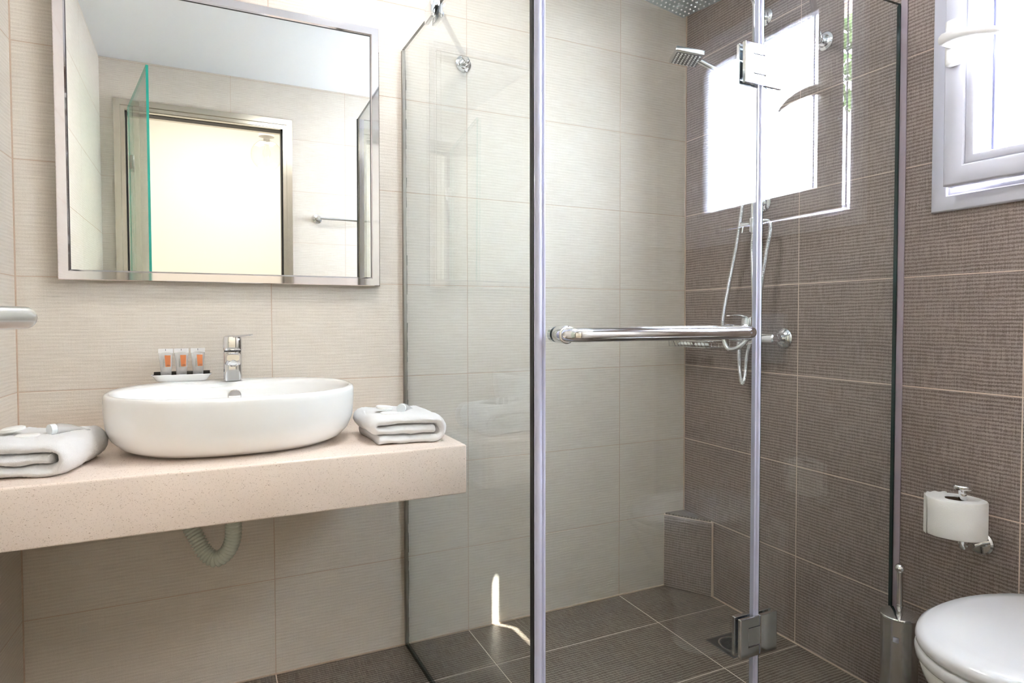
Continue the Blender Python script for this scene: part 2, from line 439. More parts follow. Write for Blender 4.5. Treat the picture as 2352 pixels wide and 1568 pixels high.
struct(MB().box((XL-.20, YB-.14, CZ), (.25, .15, CZ+.1)).build('ceiling', M['plaster'], smooth=False))
# thin beads of grout in the corners
for nm, a, b_ in (('trim_1', (-.004, -.004, 0), (.0, .0, CZ)), ('trim_2', (XL, -.003, 0), (XL+.003, .0, CZ)),
                  ('trim_3', (XL, -.004, 0), (0, 0, .003)), ('trim_4', (-.004, YB, 0), (0, 0, .003))):
    struct(MB().box(a, b_).build(nm, M['grout'], smooth=False))

# ------------------------------------------------------------------ hall beyond the door
HX0, HX1, HY, HZ = -3.1, .3, -4.3, 2.95
struct(MB().box((HX0, HY-.1, 0), (HX1, HY, HZ)).build('wall_hall_far', M['cream'], smooth=False))
struct(MB().box((HX0-.1, HY, 0), (HX0, YB-.12, HZ)).build('wall_hall_left', M['cream'], smooth=False))
struct(MB().box((HX1, HY, 0), (HX1+.1, YB-.12, HZ)).build('wall_hall_right', M['cream'], smooth=False))
mb = MB()
for a, b_, c, d in grid_wall(HX0, HX1, 0, HZ, [(DX0, DX1, -1, DZ)]): mb.box((a, YB-.14, c), (b_, YB-.12, d))
struct(mb.build('wall_hall_near', M['cream'], smooth=False))
struct(MB().box((HX0, HY, HZ), (HX1, YB-.12, HZ+.1)).build('ceiling_hall', M['plaster'], smooth=False))
struct(MB().box((HX0, HY, -.1), (HX1, YB-.12, 0)).build('floor_hall', M['hall_floor'], smooth=False))
t = thing('globe_lamp', 'clear glass globe lamp on the ceiling beyond the doorway, seen in the mirror', 'lamp', (-1.36, -3.0, HZ))
MB().tube([(-1.36, -3, HZ), (-1.36, -3, 2.37)], .008, 12).build('rod', M['white_plastic'], t); LZ = 2.375
MB().lathe([(0, 0), (.055, 0), (.055, .018), (.03, .024), (.022, .03), (.022, .075), (0, .075)], (-1.36, -3, LZ), '-Z').build('lamp_holder', M['white_plastic'], t)
MB().lathe([(.028, .045)]+[(.11*math.sin(a), .15-.11*math.cos(a)) for a in [PI*(.1+.9*k/14) for k in range(14)]]+[(0, .26)], (-1.36, -3, LZ), '-Z').build('globe', M['clear_glass'], t)
MB().lathe([(0, .075), (.012, .075), (.016, .10), (.028, .125), (.028, .145), (.018, .165), (0, .17)], (-1.36, -3, LZ), '-Z').build('bulb', M['clear_glass'], t)

# ------------------------------------------------------------------ door casing and glass leaf (door_1)
d1 = bpy.data.objects.new('door_1', None); C.objects.link(d1); d1.location = (-1.75, YB, 0); d1['_o'] = (-1.75, YB, 0); struct(d1)
def ring_xz(x0, x1, z0, z1, wd, y0, y1, openb=True):
    mb = MB(); 
    mb.box((x0, y0, z0), (x0+wd, y1, z1)); mb.box((x1-wd, y0, z0), (x1, y1, z1)); mb.box((x0+wd, y0, z1-wd), (x1-wd, y1, z1))
    return mb
ring_xz(DX0-.018, DX1+.03, 0, DZ+.04, .030, YB, YB+.014).build('casing', M['door_metal'], d1, smooth=False)
ring_xz(DX0+.012, DX1, 0, DZ+.01, .020, YB-.07, YB+.006).build('jamb', M['door_metal'], d1, smooth=False)
ring_xz(DX0+.032, DX1-.02, 0, DZ-.01, .006, YB-.10, YB-.035).build('stop_lip', M['black'], d1, smooth=False)
mb = ring_xz(DX0+.0, DX1+.0, 0, DZ, .014, YB-.14, YB-.0); mb.build('lining', M['door_metal'], d1, smooth=False)
H0 = Vector((-2.118, -1.898, 0)); H1 = Vector((-1.972, -1.176, 0))
dv = (H1-H0).normalized(); nv = Vector((dv.y, -dv.x, 0))   # into the room (+x)
def slab(p0, p1, n, th, z0, z1):
    mb = MB(); q = [p0, p1, p1-n*th, p0-n*th]
    vs = [(v.x, v.y, z0) for v in q]+[(v.x, v.y, z1) for v in q]
    mb.add(vs, [(0,1,5,4), (2,3,7,6)], 0); mb.add(vs, [(0,3,2,1), (4,5,6,7), (1,2,6,5), (3,0,4,7)], 1); return mb
leaf = slab(H0+dv*.02, H1, nv, .010, .012, 2.145).build('door_leaf', [M['door_glass'], M['edge_door']], d1, smooth=False)
for z in (.35, 1.86):
    a = H0+dv*.008+nv*.004
    mb = MB().rbox((-.03, -.012, -.035), (.05, .008, .035), .003)
    mb.tube([(-.02, .004, -.04), (-.02, .004, .04)], .010, 12)
    for v in mb.v: c = v.copy(); v.x, v.y, v.z = (a+dv*c.x+nv*(c.y+.004)+Vector((0, 0, z+c.z)))
    mb.build('hinge', M['steel'], leaf)
hb = H1-dv*.062
def P(al, ou, z): v = hb+dv*al+nv*ou; return Vector((v.x, v.y, z))
zc = 1.081
mb = MB(); ring = [P(.026*math.cos(a), 0, zc+.026*math.sin(a)) for a in [2*PI*k/28 for k in range(28)]]
mb.loft([[v-nv*.011 for v in ring], ring, [v+nv*.007 for v in ring]]); mb.build('rosette', M['steel'], leaf)
path = [P(0, .004, zc), P(0, .076, zc), P(-.002, .089, zc), P(-.009, .098, zc), P(-.02, .101, zc), P(-.13, .101, zc)]
MB().tube(resample(smoothpath(path, 8), .003), .0105, 20).build('lever_handle', M['steel'], leaf)

# ------------------------------------------------------------------ window_1 in the right wall
w1 = bpy.data.objects.new('window_1', None); C.objects.link(w1); w1['_o'] = (0, -1.34, WZ0); w1.location = w1['_o']; struct(w1)
def ring_yz(y0, y1, z0, z1, wd, x0, x1, bev=.003):
    """mitred frame ring in a plane of constant x, rounded inner and outer lips"""
    mb = MB(); prof = [(0, x1), (0, x0+bev), (bev, x0), (wd-bev, x0), (wd, x0+bev), (wd, x1)]
    rings = []
    for cy, cz, sy, sz in ((y0, z0, 1, 1), (y1, z0, -1, 1), (y1, z1, -1, -1), (y0, z1, 1, -1)):
        rings.append([Vector((x, cy+sy*o_, cz+sz*o_)) for o_, x in prof])
    n = len(prof); vs = [v for r in rings for v in r]; fs = []
    for i in range(4):
        for k in range(n): fs.append((i*n+k, i*n+(k+1) % n, ((i+1) % 4)*n+(k+1) % n, ((i+1) % 4)*n+k))
    mb.add(vs, fs); return mb
CY0, CY1, CZ0, CZ1 = -1.722, -.963, 1.355, 2.140
ring_yz(CY0, CY1, CZ0, CZ1, .040, -.014, .004, .004).build('casing', M['pvc'], w1, angle=.9)
ring_yz(CY0+.036, CY1-.036, CZ0+.036, CZ1-.036, .016, -.008, .07, .003).build('fixed_frame', M['pvc'], w1, angle=.9)
ring_yz(CY0+.050, CY1-.050, CZ0+.050, CZ1-.050, .022, .022, .07, .003).build('rebate', M['pvc'], w1, angle=.9)
# sash, hinged on its far side and standing ajar into the room
HY_ = -1.655; SA = math.radians(2.7); sx0, sx1 = -.034, .016
sy0, sy1, sz0, sz1 = HY_, -1.018, 1.410, 2.085
def sashrot(mb):
    for v in mb.v:
        y = v.y-HY_; x = v.x
        v.x = x*math.cos(SA)-y*math.sin(SA); v.y = HY_+x*math.sin(SA)+y*math.cos(SA)
    return mb
sash = sashrot(ring_yz(sy0, sy1, sz0, sz1, .047, sx0, sx1, .004)).build('sash', M['pvc'], w1, angle=.9)
sashrot(ring_yz(sy0+.0475, sy1-.0475, sz0+.0475, sz1-.0475, .021, sx0+.003, sx1, .003)).build('glazing_bead', M['pvc'], sash, angle=.9)
sashrot(MB().box((-.006, sy0+.066, sz0+.066), (-.002, sy1-.066, sz1-.066))).build('pane', M['pane'], sash, smooth=False)
sashrot(MB().tube([(-.012, sy1-.100, sz0+.069), (-.012, sy1-.100, sz1-.069)], .0046, 10)).build('reflection_bar', M['strip'], sash)  # lilac rod modelled in place of a bar reflected in the glazing
mb = MB().rbox((sx0-.022, sy1-.040, 1.700), (sx0+.002, sy1-.010, 1.812), .007, 3); sashrot(mb).build('handle_plate', M['white_plastic'], sash)
mb = MB().lathe([(0, -.003), (.004, -.003), (.005, 0)], (sx0-.021, sy1-.025, 1.715), '-X', 16); sashrot(mb).build('keyhole', M['ink'], sash)
rg = []
for t_ in [k/14 for k in range(15)]:
    y = sy1-.014-.135*t_; z = 1.756-.030*t_**1.6; x = sx0-.050-.022*math.sin(PI*.8*t_)
    hh = .0145-.0055*t_ if t_ < .95 else .006; ww = .011-.005*t_
    if t_ == 0: hh, ww = .010, .006
    rg.append([Vector((x+ww*math.cos(a), y, z+hh*math.sin(a))) for a in [2*PI*k/18 for k in range(18)]])
mb = MB().loft(rg); mb.tube([(sx0-.018, sy1-.026, 1.752), (sx0-.052, sy1-.026, 1.752)], .012, 18)
sashrot(mb).build('handle', M['white_plastic'], sash)

# ------------------------------------------------------------------ tree outside, glimpsed through the gap of the sash
t = thing('garden_tree', 'green leafy garden tree outside, a sliver of it through the ajar window', 'tree', (2.3, -2.35, -.6))
MB().tube(smoothpath([(2.3, -2.35, -.6), (2.33, -2.33, .8), (2.28, -2.36, 1.9), (2.3, -2.35, 2.9)], 5), [.07-.0025*i for i in range(16)], 10).build('trunk', M['bark'], t)
mb = MB(); rnd = random.Random(3)
for i in range(2600):
    d = Vector((rnd.gauss(0, 1), rnd.gauss(0, 1), rnd.gauss(0, 1))).normalized()*(.55*rnd.random()**.4)
    c = Vector((2.3, -2.30, 2.75))+Vector((d.x, d.y*.55, d.z*1.1)); a = Vector((rnd.gauss(0, 1), rnd.gauss(0, 1), rnd.gauss(0, 1))).normalized(); b_ = a.orthogonal().normalized()
    mb.add([c-a*.04, c+b_*.018, c+a*.04, c-b_*.018], [(0, 1, 2, 3)])
o = mb.build('leaves', M['leaf'], t, smooth=False); o['kind'] = 'stuff'
struct(MB().box((.25, -9, -.7), (9, 6, -.6)).build('ground_outside', M['ground'], smooth=False))

# ------------------------------------------------------------------ mirror over the basin (hung leaning a little forward)
mx0, mx1, mz0, mz1 = -2.098, -1.257, 1.183, 1.985; fwid = .027
t = thing('wall_mirror', 'large square mirror in a polished metal frame above the basin', 'mirror', ((mx0+mx1)/2, 0, mz0))
def ring_m():
    prof = [(0, 0), (0, -.024), (.002, -.026), (fwid-.004, -.026), (fwid, -.022), (fwid, -.006)]
    mb = MB(); rings = []
    for cx, cz, sx_, sz_ in ((mx0, mz0, 1, 1), (mx1, mz0, -1, 1), (mx1, mz1, -1, -1), (mx0, mz1, 1, -1)):
        rings.append([Vector((cx+sx_*o_, y, cz+sz_*o_)) for o_, y in prof])
    n = len(prof); vs = [v for r in rings for v in r]; fs = []
    for i in range(4):
        for k in range(n): fs.append((i*n+k, i*n+(k+1) % n, ((i+1) % 4)*n+(k+1) % n, ((i+1) % 4)*n+k))
    return mb.add(vs, fs)
ring_m().build('frame', M['frame_metal'], t, angle=.25)
MB().box((mx0+fwid-.004, -.020, mz0+fwid-.004), (mx1-fwid+.004, -.012, mz1-fwid+.004)).build('mirror_glass', M['mirror'], t, smooth=False)
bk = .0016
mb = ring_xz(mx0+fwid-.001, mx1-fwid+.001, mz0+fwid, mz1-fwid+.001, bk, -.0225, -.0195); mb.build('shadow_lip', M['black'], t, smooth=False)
TILT, MYAW = .010, .004
t.rotation_euler = (TILT, 0, MYAW); t.location = ((mx0+mx1)/2, -.006, mz0)

# ------------------------------------------------------------------ countertop
ct0, ct1, cf = .652, .772, -.575
cnt = tag(MB().rbox((XL+.0005, cf, ct0), (-1.1765, -.0008, ct1), .005, 3).build('countertop', M['quartz']),
          'thick beige speckled stone countertop under the basin', 'countertop')

# basin ------------------------------------------------------------
bx, by, ba, bb = -1.683, -.283, .284, .252
t = thing('wash_basin', 'white oval ceramic basin standing on the stone countertop', 'basin', (bx, by, ct1))
rings = []
for s_, z, dy in ((0.60, 0.0, 0.010), (.72, .0, .008), (.82, .005, .005), (.90, .017, .003), (.955, .036, .001), (.986, .062, 0), (.997, .092, 0), (1, .120, 0), (.998, .130, 0), (.990, .1355, 0), (.980, .1375, 0)):
    rings.append(sellipse(bx, by+dy, ba*s_, bb*s_, ct1+z, 96, 2.35))
inner = [(.955, .925, -.0025, .1378, 0), (.945, .86, -.019, .1372, 0), (.938, .79, -.036, .134, 0), (.930, .775, -.038, .126, 0), (.915, .76, -.038, .10, 0), (.87, .72, -.036, .065, 0), (.76, .62, -.034, .040, 0), (.5, .42, -.032, .028, 0), (.12, .10, -.03, .024, 0)]
for sa, sb, dy, z, _ in inner: rings.append(sellipse(bx, by+dy, ba*sa, bb*sb, ct1+z, 96, 2.35))
MB().loft(rings, True, True).build('bowl', M['ceramic'], t, angle=1.2)
oy = by-.038+bb*.765
MB().lathe([(0, 0), (.016, 0), (.017, .002), (.017, .0042), (.0155, .0046), (.015, .003), (0, .003)], (bx-.002, oy+.001, ct1+.0975), '-Y', 28).build('overflow_ring', M['steel'], t)
MB().lathe([(0, 0), (.03, 0), (.031, .003), (.02, .005), (0, .006)], (bx, by-.03, ct1+.024), 'Z', 28).build('drain_plug', M['chrome'], t)

# faucet -----------------------------------------------------------
fx, fy, fz = -1.688, -.092, ct1+.137
t = thing('basin_faucet', 'chrome single lever faucet on the back rim of the basin', 'faucet', (fx, fy, fz))
def rrect(cx, cy, w_, d_, z, n=32, e=4.0): return sellipse(cx, cy, w_/2, d_/2, z, n, e)
MB().loft([rrect(fx, fy, .048, .046, fz+z, e=3.6) for z in (0, .002, .07, .080)]).build('body', M['chrome'], t)
sp = []
for u_, y, z, w_, h_ in ((0, -.012, .054, .042, .046), (1, -.028, .064, .040, .032), (2, -.044, .067, .038, .026), (3, -.060, .067, .035, .022), (4, -.067, .066, .031, .017)):
    sp.append([Vector((fx+w_/2*math.copysign(abs(math.cos(a))**.55, math.cos(a)), fy+y, fz+z+h_/2*math.copysign(abs(math.sin(a))**.55, math.sin(a)))) for a in [2*PI*k/32 for k in range(32)]])
MB().loft(sp).build('spout', M['chrome'], t)
mb = MB().lathe([(0, -.006), (.0115, -.006), (.0125, -.002), (.0125, .004), (.0095, .006), (.009, .003), (0, .003)], (0, 0, 0), '-Z', 24)
for v in mb.v: v.xyz = (Matrix.Rotation(-.75, 4, 'X') @ v)+Vector((fx, fy-.058, fz+.052))
mb.build('aerator', M['chrome'], t)
MB().loft([rrect(fx, fy, .044, .042, fz+z) for z in (.080, .084)]).build('gasket', M['black'], t)
MB().loft([rrect(fx, fy, w_, d_, fz+z, e=3.4) for z, w_, d_ in ((.084, .048, .046), (.088, .050, .048), (.112, .050, .048), (.122, .046, .044), (.125, .036, .034))]).build('cap', M['chrome'], t)
mb = MB(); rg = []
for k in range(9):
    q = k/8; x = fx-.004+.052*q; y = fy-.010-.03*q; z = fz+.121+.006*q; hw = .016-.008*q; hh = .0035-.0012*q
    rg.append([Vector((x-.4*hw*math.cos(a), y+hw*math.cos(a), z+hh*math.sin(a))) for a in [2*PI*i/16 for i in range(16)]])
mb.loft(rg).build('lever', M['chrome'], t)

# tray and three tubes ----------------------------------------------
ty = -.066; tz = ct1+.1378
t = thing('toiletry_tray', 'small white tray with black inside on the left back rim of the basin', 'tray', (-1.815, ty, tz))
def trring(w_, d_, z, e=4.5): return sellipse(-1.815, ty, w_/2, d_/2, tz+z, 40, e)
MB().loft([trring(.112, .028, 0), (trring(.124, .036, .003)), trring(.139, .048, .014), trring(.149, .054, .0185), trring(.148, .053, .0195), trring(.143, .048, .0185)], True, False).build('shell', M['ceramic'], t)
MB().loft([trring(.143, .048, .0185), trring(.135, .042, .012), trring(.118, .030, .006)], False, True).build('lining', M['black_gloss'], t)
MB().rbox((-1.884, ty+.013, tz+.010), (-1.746, ty+.017, tz+.0262), .0018, 2).build('back_rest', M['black_gloss'], t)
def text_mesh(body, size, mat, parent, mat4, name='lettering'):
    cu = bpy.data.curves.new('t', 'FONT'); cu.body = body; cu.size = size; cu.extrude = .00005
    cu.align_x = 'CENTER'; cu.align_y = 'CENTER'; cu.resolution_u = 3
    o = bpy.data.objects.new('t', cu); me = bpy.data.meshes.new_from_object(o)
    bpy.data.objects.remove(o); me.materials.clear(); me.materials.append(mat)
    me.transform(Matrix.Translation(-Vector(parent['_o'])) @ mat4)
    n = bpy.data.objects.new(name, me); C.objects.link(n); n.parent = parent; return n
def tube_front(w_):  # face of a tube at height h: y of the front surface
    return ty-.006
labs = ['clear toiletry tube with orange label, leftmost of three on the tray', 'clear toiletry tube with orange label, middle of three on the tray',
        'clear toiletry tube with orange label, rightmost on the tray nearest the faucet']
for i, cx in enumerate((-1.8535, -1.816, -1.7755)):
    t = thing('toiletry_tube', labs[i], 'tube', (cx, ty, tz+.007), 'toiletry tubes on the tray'); z0 = tz+.0075
    rg = []
    for h, w_, d_ in ((.0, .022, .016), (.010, .022, .016), (.0105, .026, .018), (.022, .027, .0175), (.045, .030, .012), (.064, .034, .006), (.072, .0355, .0028)):
        rg.append(sellipse(cx, ty, w_/2, d_/2, z0+h, 32, 2.4))
    MB().loft(rg[2:], False, False).build('body', M['tube'], t)
    MB().loft(rg[:3]).build('screw_cap', M['soft_plastic'], t)
    MB().rbox((cx-.0178, ty-.0014, z0+.070), (cx+.0178, ty+.0014, z0+.082), .0006, 2).build('crimp', M['white_plastic'], t)
    def fy_(x, h):   # front surface
        k = (h-.022)/(.064-.022); hw = .0135+(.017-.0135)*k; dd = .00875+(.003-.00875)*max(0, min(1, k))
        return ty-dd*max(.0, 1-abs((x-cx)/hw)**2.4)**(1/2.4)-.0009
    mb = MB(); n_ = 6; vs = []; fs = []
    for j in range(5):
        h = .033+.031*j/4; lx = cx-.0005-.0022*j/4; rx = cx+.0115
        for q in range(n_+1):
            x = lx+(rx-lx)*q/n_; vs.append((x, fy_(x, h), z0+h))
    for j in range(4):
        for q in range(n_): a = j*(n_+1)+q; fs.append((a, a+1, a+n_+2, a+n_+1))
    mb.add(vs, fs).build('orange_label', M['orange'], t)
    R = Matrix.Rotation(PI/2, 4, 'X')
    sl = math.atan2(.00875-.003, .042)
    text_mesh('shampoo', .0062, M['ink'], t, Matrix.Translation((cx-.0052, fy_(cx-.005, .043)-.0004, z0+.043)) @ Matrix.Rotation(-sl, 4, 'X') @ R @ Matrix.Rotation(PI/2, 4, 'Z'))
    text_mesh('e 20ml', .0036, M['ink'], t, Matrix.Translation((cx+.004, fy_(cx+.004, .0175)-.0010, z0+.0145)) @ R)
    text_mesh('oo', .0068, M['ink'], t, Matrix.Translation((cx+.0066, fy_(cx+.0035, .038)-.0012, z0+.0375)) @ Matrix.Rotation(-sl, 4, 'X') @ R)
    MB().box((cx-.0008, ty-.0016, z0+.076), (cx+.0006, ty-.0013, z0+.081)).build('fold_mark', M['ink'], t, smooth=False)

# waste hose below ---------------------------------------------------
hp = [(-1.694, -.225, ct0), (-1.694, -.225, .56), (-1.696, -.222, .505), (-1.712, -.215, .468), (-1.738, -.205, .452), (-1.763, -.190, .470), (-1.785, -.170, .51), (-1.815, -.135, .565), (-1.835, -.085, .60), (-1.842, -.03, .615), (-1.843, .0, .617)]
tag(corrugated(hp, .0185, .0022, .0088, 20).build('waste_hose', M['hose'], angle=2), 'pale green ribbed waste hose looping below the countertop', 'pipe')

# towels ---------------------------------------------------------------
def make_towel(name, label, cx, cy, yaw, w_, dp, z0, seed, flip=1, shear=0.):
    th = .0113; zb = th; zm = zb+2*th+.0005; zt = zm+2*th+.0005; hw = w_/2-.013
    R = (zt-zb)/2; rl = (zt-zm)/2; pts = []
    pts.append((hw*.93, zm)); pts.append((hw*.4, zm)); pts.append((0, zm+.0005)); pts.append((-hw*.5, zm))
    for k in range(7):
        a = -PI/2-PI*k/6; pts.append((-hw*.93+rl*1.1*math.cos(a), (zm+zt)/2+rl*math.sin(a)))
    pts += [(-hw*.4, zt+.001), (0, zt+.0015), (hw*.5, zt)]
    for k in range(9):
        a = PI/2-PI*k/8; pts.append((hw*.93+R*.95*math.cos(a), (zt+zb)/2+R*math.sin(a)))
    pts += [(hw*.4, zb), (0, zb), (-hw*.5, zb), (-hw*1.0, zb)]
    P2 = [Vector((p[0], 0, p[1])) for p in pts]; P2 = resample(smoothpath(P2, 10), .0035)
    nP = len(P2); nd = 44; rings = []
    for i, p in enumerate(P2):
        t_ = (P2[min(i+1, nP-1)]-P2[max(i-1, 0)]).normalized(); nn = Vector((-t_.z, 0, t_.x)); rings.append((p, nn))
    me = MB(); vs = []; cs, sn = math.cos(yaw), math.sin(yaw)
    def wpt(x, y, z, amp=1):
        nz_ = noise.noise(Vector((x*30+seed, y*30, z*45)))*.0034*amp+noise.noise(Vector((x*330, y*330+seed, z*330)))*.0015
        nx_ = noise.noise(Vector((x*22, y*22+seed, z*22+9)))*.0035+noise.noise(Vector((x*300+5, y*300+seed, z*300)))*.0010
        ny_ = noise.noise(Vector((x*22+4, y*12+seed, z*30)))*.005+noise.noise(Vector((x*300+5, y*300+seed, z*300+7)))*.0010
        x += nx_; y += ny_; z = max(.0006, z+nz_)
        x = x*flip-shear*y
        return Vector((cx+x*cs-y*sn, cy+x*sn+y*cs, z0+z))
    ns = 10; loops = []
    for j in range(nd+1):
        q = -1+2*j/nd; f = (1-abs(q)**7)**.5 if abs(q) < 1 else .0
        f = max(f, .12); loop = []
        for i, (p, nn) in enumerate(rings): loop.append(wpt(p.x+nn.x*th*1.1*f, q*dp/2*1.0, p.z+nn.z*th*1.1*f))
        for i, (p, nn) in reversed(list(enumerate(rings))): loop.append(wpt(p.x-nn.x*th*1.1*f, q*dp/2, p.z-nn.z*th*1.1*f))
        loops.append(loop)
    me.loft(loops, False, False)
    # close the two fold ends with strips
    for L_, rev in ((loops[0], False), (loops[-1], True)):
        vs = L_; fs = []
        for i in range(nP-1): fs.append((i, i+1, 2*nP-2-i, 2*nP-1-i))
        me.add(vs, fs)
    return tag(me.build(name, M['towel'], angle=3.2), label, 'towel', 'folded hand towels')
make_towel('folded_towel', 'white folded towel right of the basin at the counter end', -1.308, -.408, math.radians(-8), .170, .200, ct1, 3.1, shear=.17)
make_towel('folded_towel', 'white folded towel left of the basin, cut by the picture edge', -2.084, -.405, math.radians(-11), .205, .215, ct1, 8.7)
def soap(cx, cy, z, tilt, az, label, r=.021):
    mb = MB().lathe([(0, -.0045), (r*.8, -.0045), (r, -.0025), (r, .0025), (r*.8, .0045), (0, .005)], (0, 0, 0), 'Z', 28)
    Rm = Matrix.Rotation(az, 4, 'Z') @ Matrix.Rotation(tilt, 4, 'Y')
    for v in mb.v: v.xyz = (Rm @ v)+Vector((cx, cy, z))
    tag(mb.build('wrapped_soap', M['soap']), label, 'soap', 'round soaps on the towels')
TZ = ct1+.0655
soap(-1.343, -.425, TZ+.0165, .10, .3, 'round wrapped soap on the right towel, the upper one'); soap(-1.338, -.452, TZ+.0045, .0, 0, 'round wrapped soap on the right towel, lying lowest in front')
soap(-2.108, -.405, TZ+.0165, -.12, .2, 'round wrapped soap on the left towel, the upper one'); soap(-2.078, -.432, TZ+.0045, 0, 0, 'round wrapped soap on the left towel, lying lowest in front')
def bottle(cx, cy, z, az, label):
    t = thing('small_tube', label, 'tube', (cx, cy, z))
    mb = MB(); rg = []
    for s_, w_, h_ in ((0, .024, .021), (.006, .026, .023), (.03, .028, .018), (.055, .031, .006), (.062, .032, .003)):
        rg.append([Vector((w_/2*math.cos(a), s_, max(h_/2+h_/2*math.sin(a), 0))) for a in [2*PI*k/24 for k in range(24)]])
    mb.loft(rg); m2 = MB().lathe([(0, 0), (.010, 0), (.0115, .002), (.0115, .012), (0, .013)], (0, .001, .0115), '-Y', 24)
    for q, nm, mt in ((mb, 'body', M['tube']), (m2, 'cap', M['soft_plastic'])):
        for v in q.v: v.xyz = (Matrix.Rotation(az, 4, 'Z') @ v)+Vector((cx, cy, z))
        q.build(nm, mt, t)
bottle(-1.298, -.430, TZ+.0015, -.5, 'small clear tube lying on the right towel'); bottle(-2.035, -.415, TZ+.0015, -.9, 'small clear tube lying on the left towel')

# ------------------------------------------------------------------ shower enclosure
GT = 1.945
P0 = Vector((-1.1675, -.002, 0)); P1 = Vector((-1.140, -.859, 0))
d_ = (P1-P0).normalized(); n_ = Vector((-d_.y, d_.x, 0))
t = thing('glass_panel', 'fixed clear glass shower panel beside the countertop end', 'glass panel', (-1.16, -.43, 0))
slab(P0+d_*.006, P1, n_, .008, .012, GT).build('glass', [M['screen_glass'], M['edge']], t, smooth=False)
MB().box((-1.1765, -.016, .006), (-1.1665, -.0005, GT-.003)).build('wall_profile', M['profile'], t, smooth=False)
mb = slab(P0, P1, n_, .009, .001, .0125); mb.m = [0]*len(mb.m); mb.build('floor_profile', M['edge'], t, smooth=False)
mb = MB()
for k in range(60):
    z = .03+1.88*k/60; mb.tube([(-1.166+random.uniform(-.001, .001), -.014, z), (-1.166+random.uniform(-.001, .001), -.014, z+.033)], random.uniform(.0008, .0022), 6)
mb.build('sealant_bead', M['edge'], t)
GY = -.866
HXm = -.5245      # hinge line
t = thing('shower_door', 'hinged clear glass shower door with a chrome bar handle', 'shower door', (-.83, GY, 0))
MB().box((-1.126, GY-.004, .016), (HXm-.006, GY+.004, GT), 0, 1, 1).build('glass', [M['screen_glass'], M['edge']], t, smooth=False)
mb = MB().tube([(-1.136, GY-.003, .014), (-1.136, GY-.003, GT)], .0085, 14); mb.box((-1.146, GY-.006, .014), (-1.120, GY+.006, GT)); mb.tube([(-1.124, GY-.006, .014), (-1.124, GY-.006, GT)], .003, 8)
mb.build('magnetic_seal', M['seal'], t)
MB().box((-1.1495, GY-.006, .014), (-1.1458, GY+.006, GT)).build('magnet_strip', M['black'], t, smooth=False)
mb = MB().box((-.539, GY-.006, .014), (-.5265, GY+.006, GT)); mb.tube([(-.5285, GY-.005, .014), (-.5285, GY-.005, GT)], .0055, 12); mb.build('hinge_seal', M['seal'], t)
def hinge(z):
    mb = MB(); zc_ = z; x0, xm, x1 = -.5885, -.5245, -.4665; hz = .049
    for s_ in (-1, 1):
        y0 = GY+s_*.0045; y1 = GY+s_*.0145
        # door plate with a notch for the knuckle
        mb2 = MB()
        mb2.rbox((x0, y0, zc_-hz), (-.5655+.004, y1, zc_+hz), .002, 2)
        mb2.rbox((-.5655, y0, zc_+.024), (xm-.0015, y1, zc_+hz), .002, 2); mb2.rbox((-.5655, y0, zc_-hz), (xm-.0015, y1, zc_-.024), .002, 2)
        mb.add(mb2.v, mb2.f)
    h = mb.build('hinge_plate', M['chrome'], t, angle=.3)
    mb = MB()
    for s_ in (-1, 1):
        y0 = GY+s_*.0045; y1 = GY+s_*.0145
        mb.rbox((xm+.0015, y0, zc_-hz), (x1, y1, zc_+hz), .002, 2); mb.rbox((-.5635, y0+s_*.001, zc_-.0225), (xm+.004, y1-s_*.001, zc_+.0225), .002, 2)
    mb.build('hinge_knuckle', M['chrome'], h, angle=.3)
hinge(1.686); hinge(.300)
# bar handle
hz = 1.0465; hyo = GY-.066
hd = MB().tube(resample(smoothpath([(-1.088, GY-.030, hz), (-1.088, hyo+.026, hz), (-1.081, hyo+.010, hz), (-1.062, hyo+.001, hz), (-1.03, hyo, hz), (-.83, hyo, hz), (-.650, hyo, hz), (-.628, hyo+.001, hz), (-.611, hyo+.009, hz), (-.604, hyo+.024, hz), (-.604, GY-.030, hz)], 10), .004), .0145, 24).build('bar_handle', M['chrome'], t, angle=2)
for x in (-1.088, -.604):
    MB().lathe([(0, 0), (.0165, 0), (.0175, .002), (.0175, .024), (.0185, .025), (.0185, .033), (.0165, .035), (.0145, .0355)], (x, GY-.004, hz), '-Y', 32).build('end_ferrule', M['chrome'], hd)
    MB().lathe([(0, 0), (.0165, 0), (.0165, .012), (.013, .015), (0, .015)], (x, GY+.004, hz), 'Y', 28).build('inner_cap', M['chrome'], hd)
t = thing('glass_panel', 'fixed clear glass shower panel hinged to the door and meeting the brown wall', 'glass panel', (-.26, GY, 0))
MB().box((HXm+.006, GY-.004, .012), (-.004, GY+.004, GT), 0, 1, 1).build('glass', [M['screen_glass'], M['edge']], t, smooth=False)
mb = MB().box((HXm+.004, GY-.0045, .012), (HXm+.0062, GY+.0045, GT)); mb.build('edge_strip', M['edge'], t, smooth=False)
MB().box((-.0075, GY-.0045, .006), (-.0005, GY+.0045, GT-.004)).build('wall_profile', M['edge'], t, smooth=False)
MB().box((HXm+.006, GY-.007, .001), (-.006, GY+.007, .013)).build('floor_profile', M['silicone'], t, smooth=False)
MB().box((-.0035, GY-.022, .010), (-.0004, GY-.0048, GT+.01)).build('sealant_bead', M['silicone_pink'], t, smooth=False)

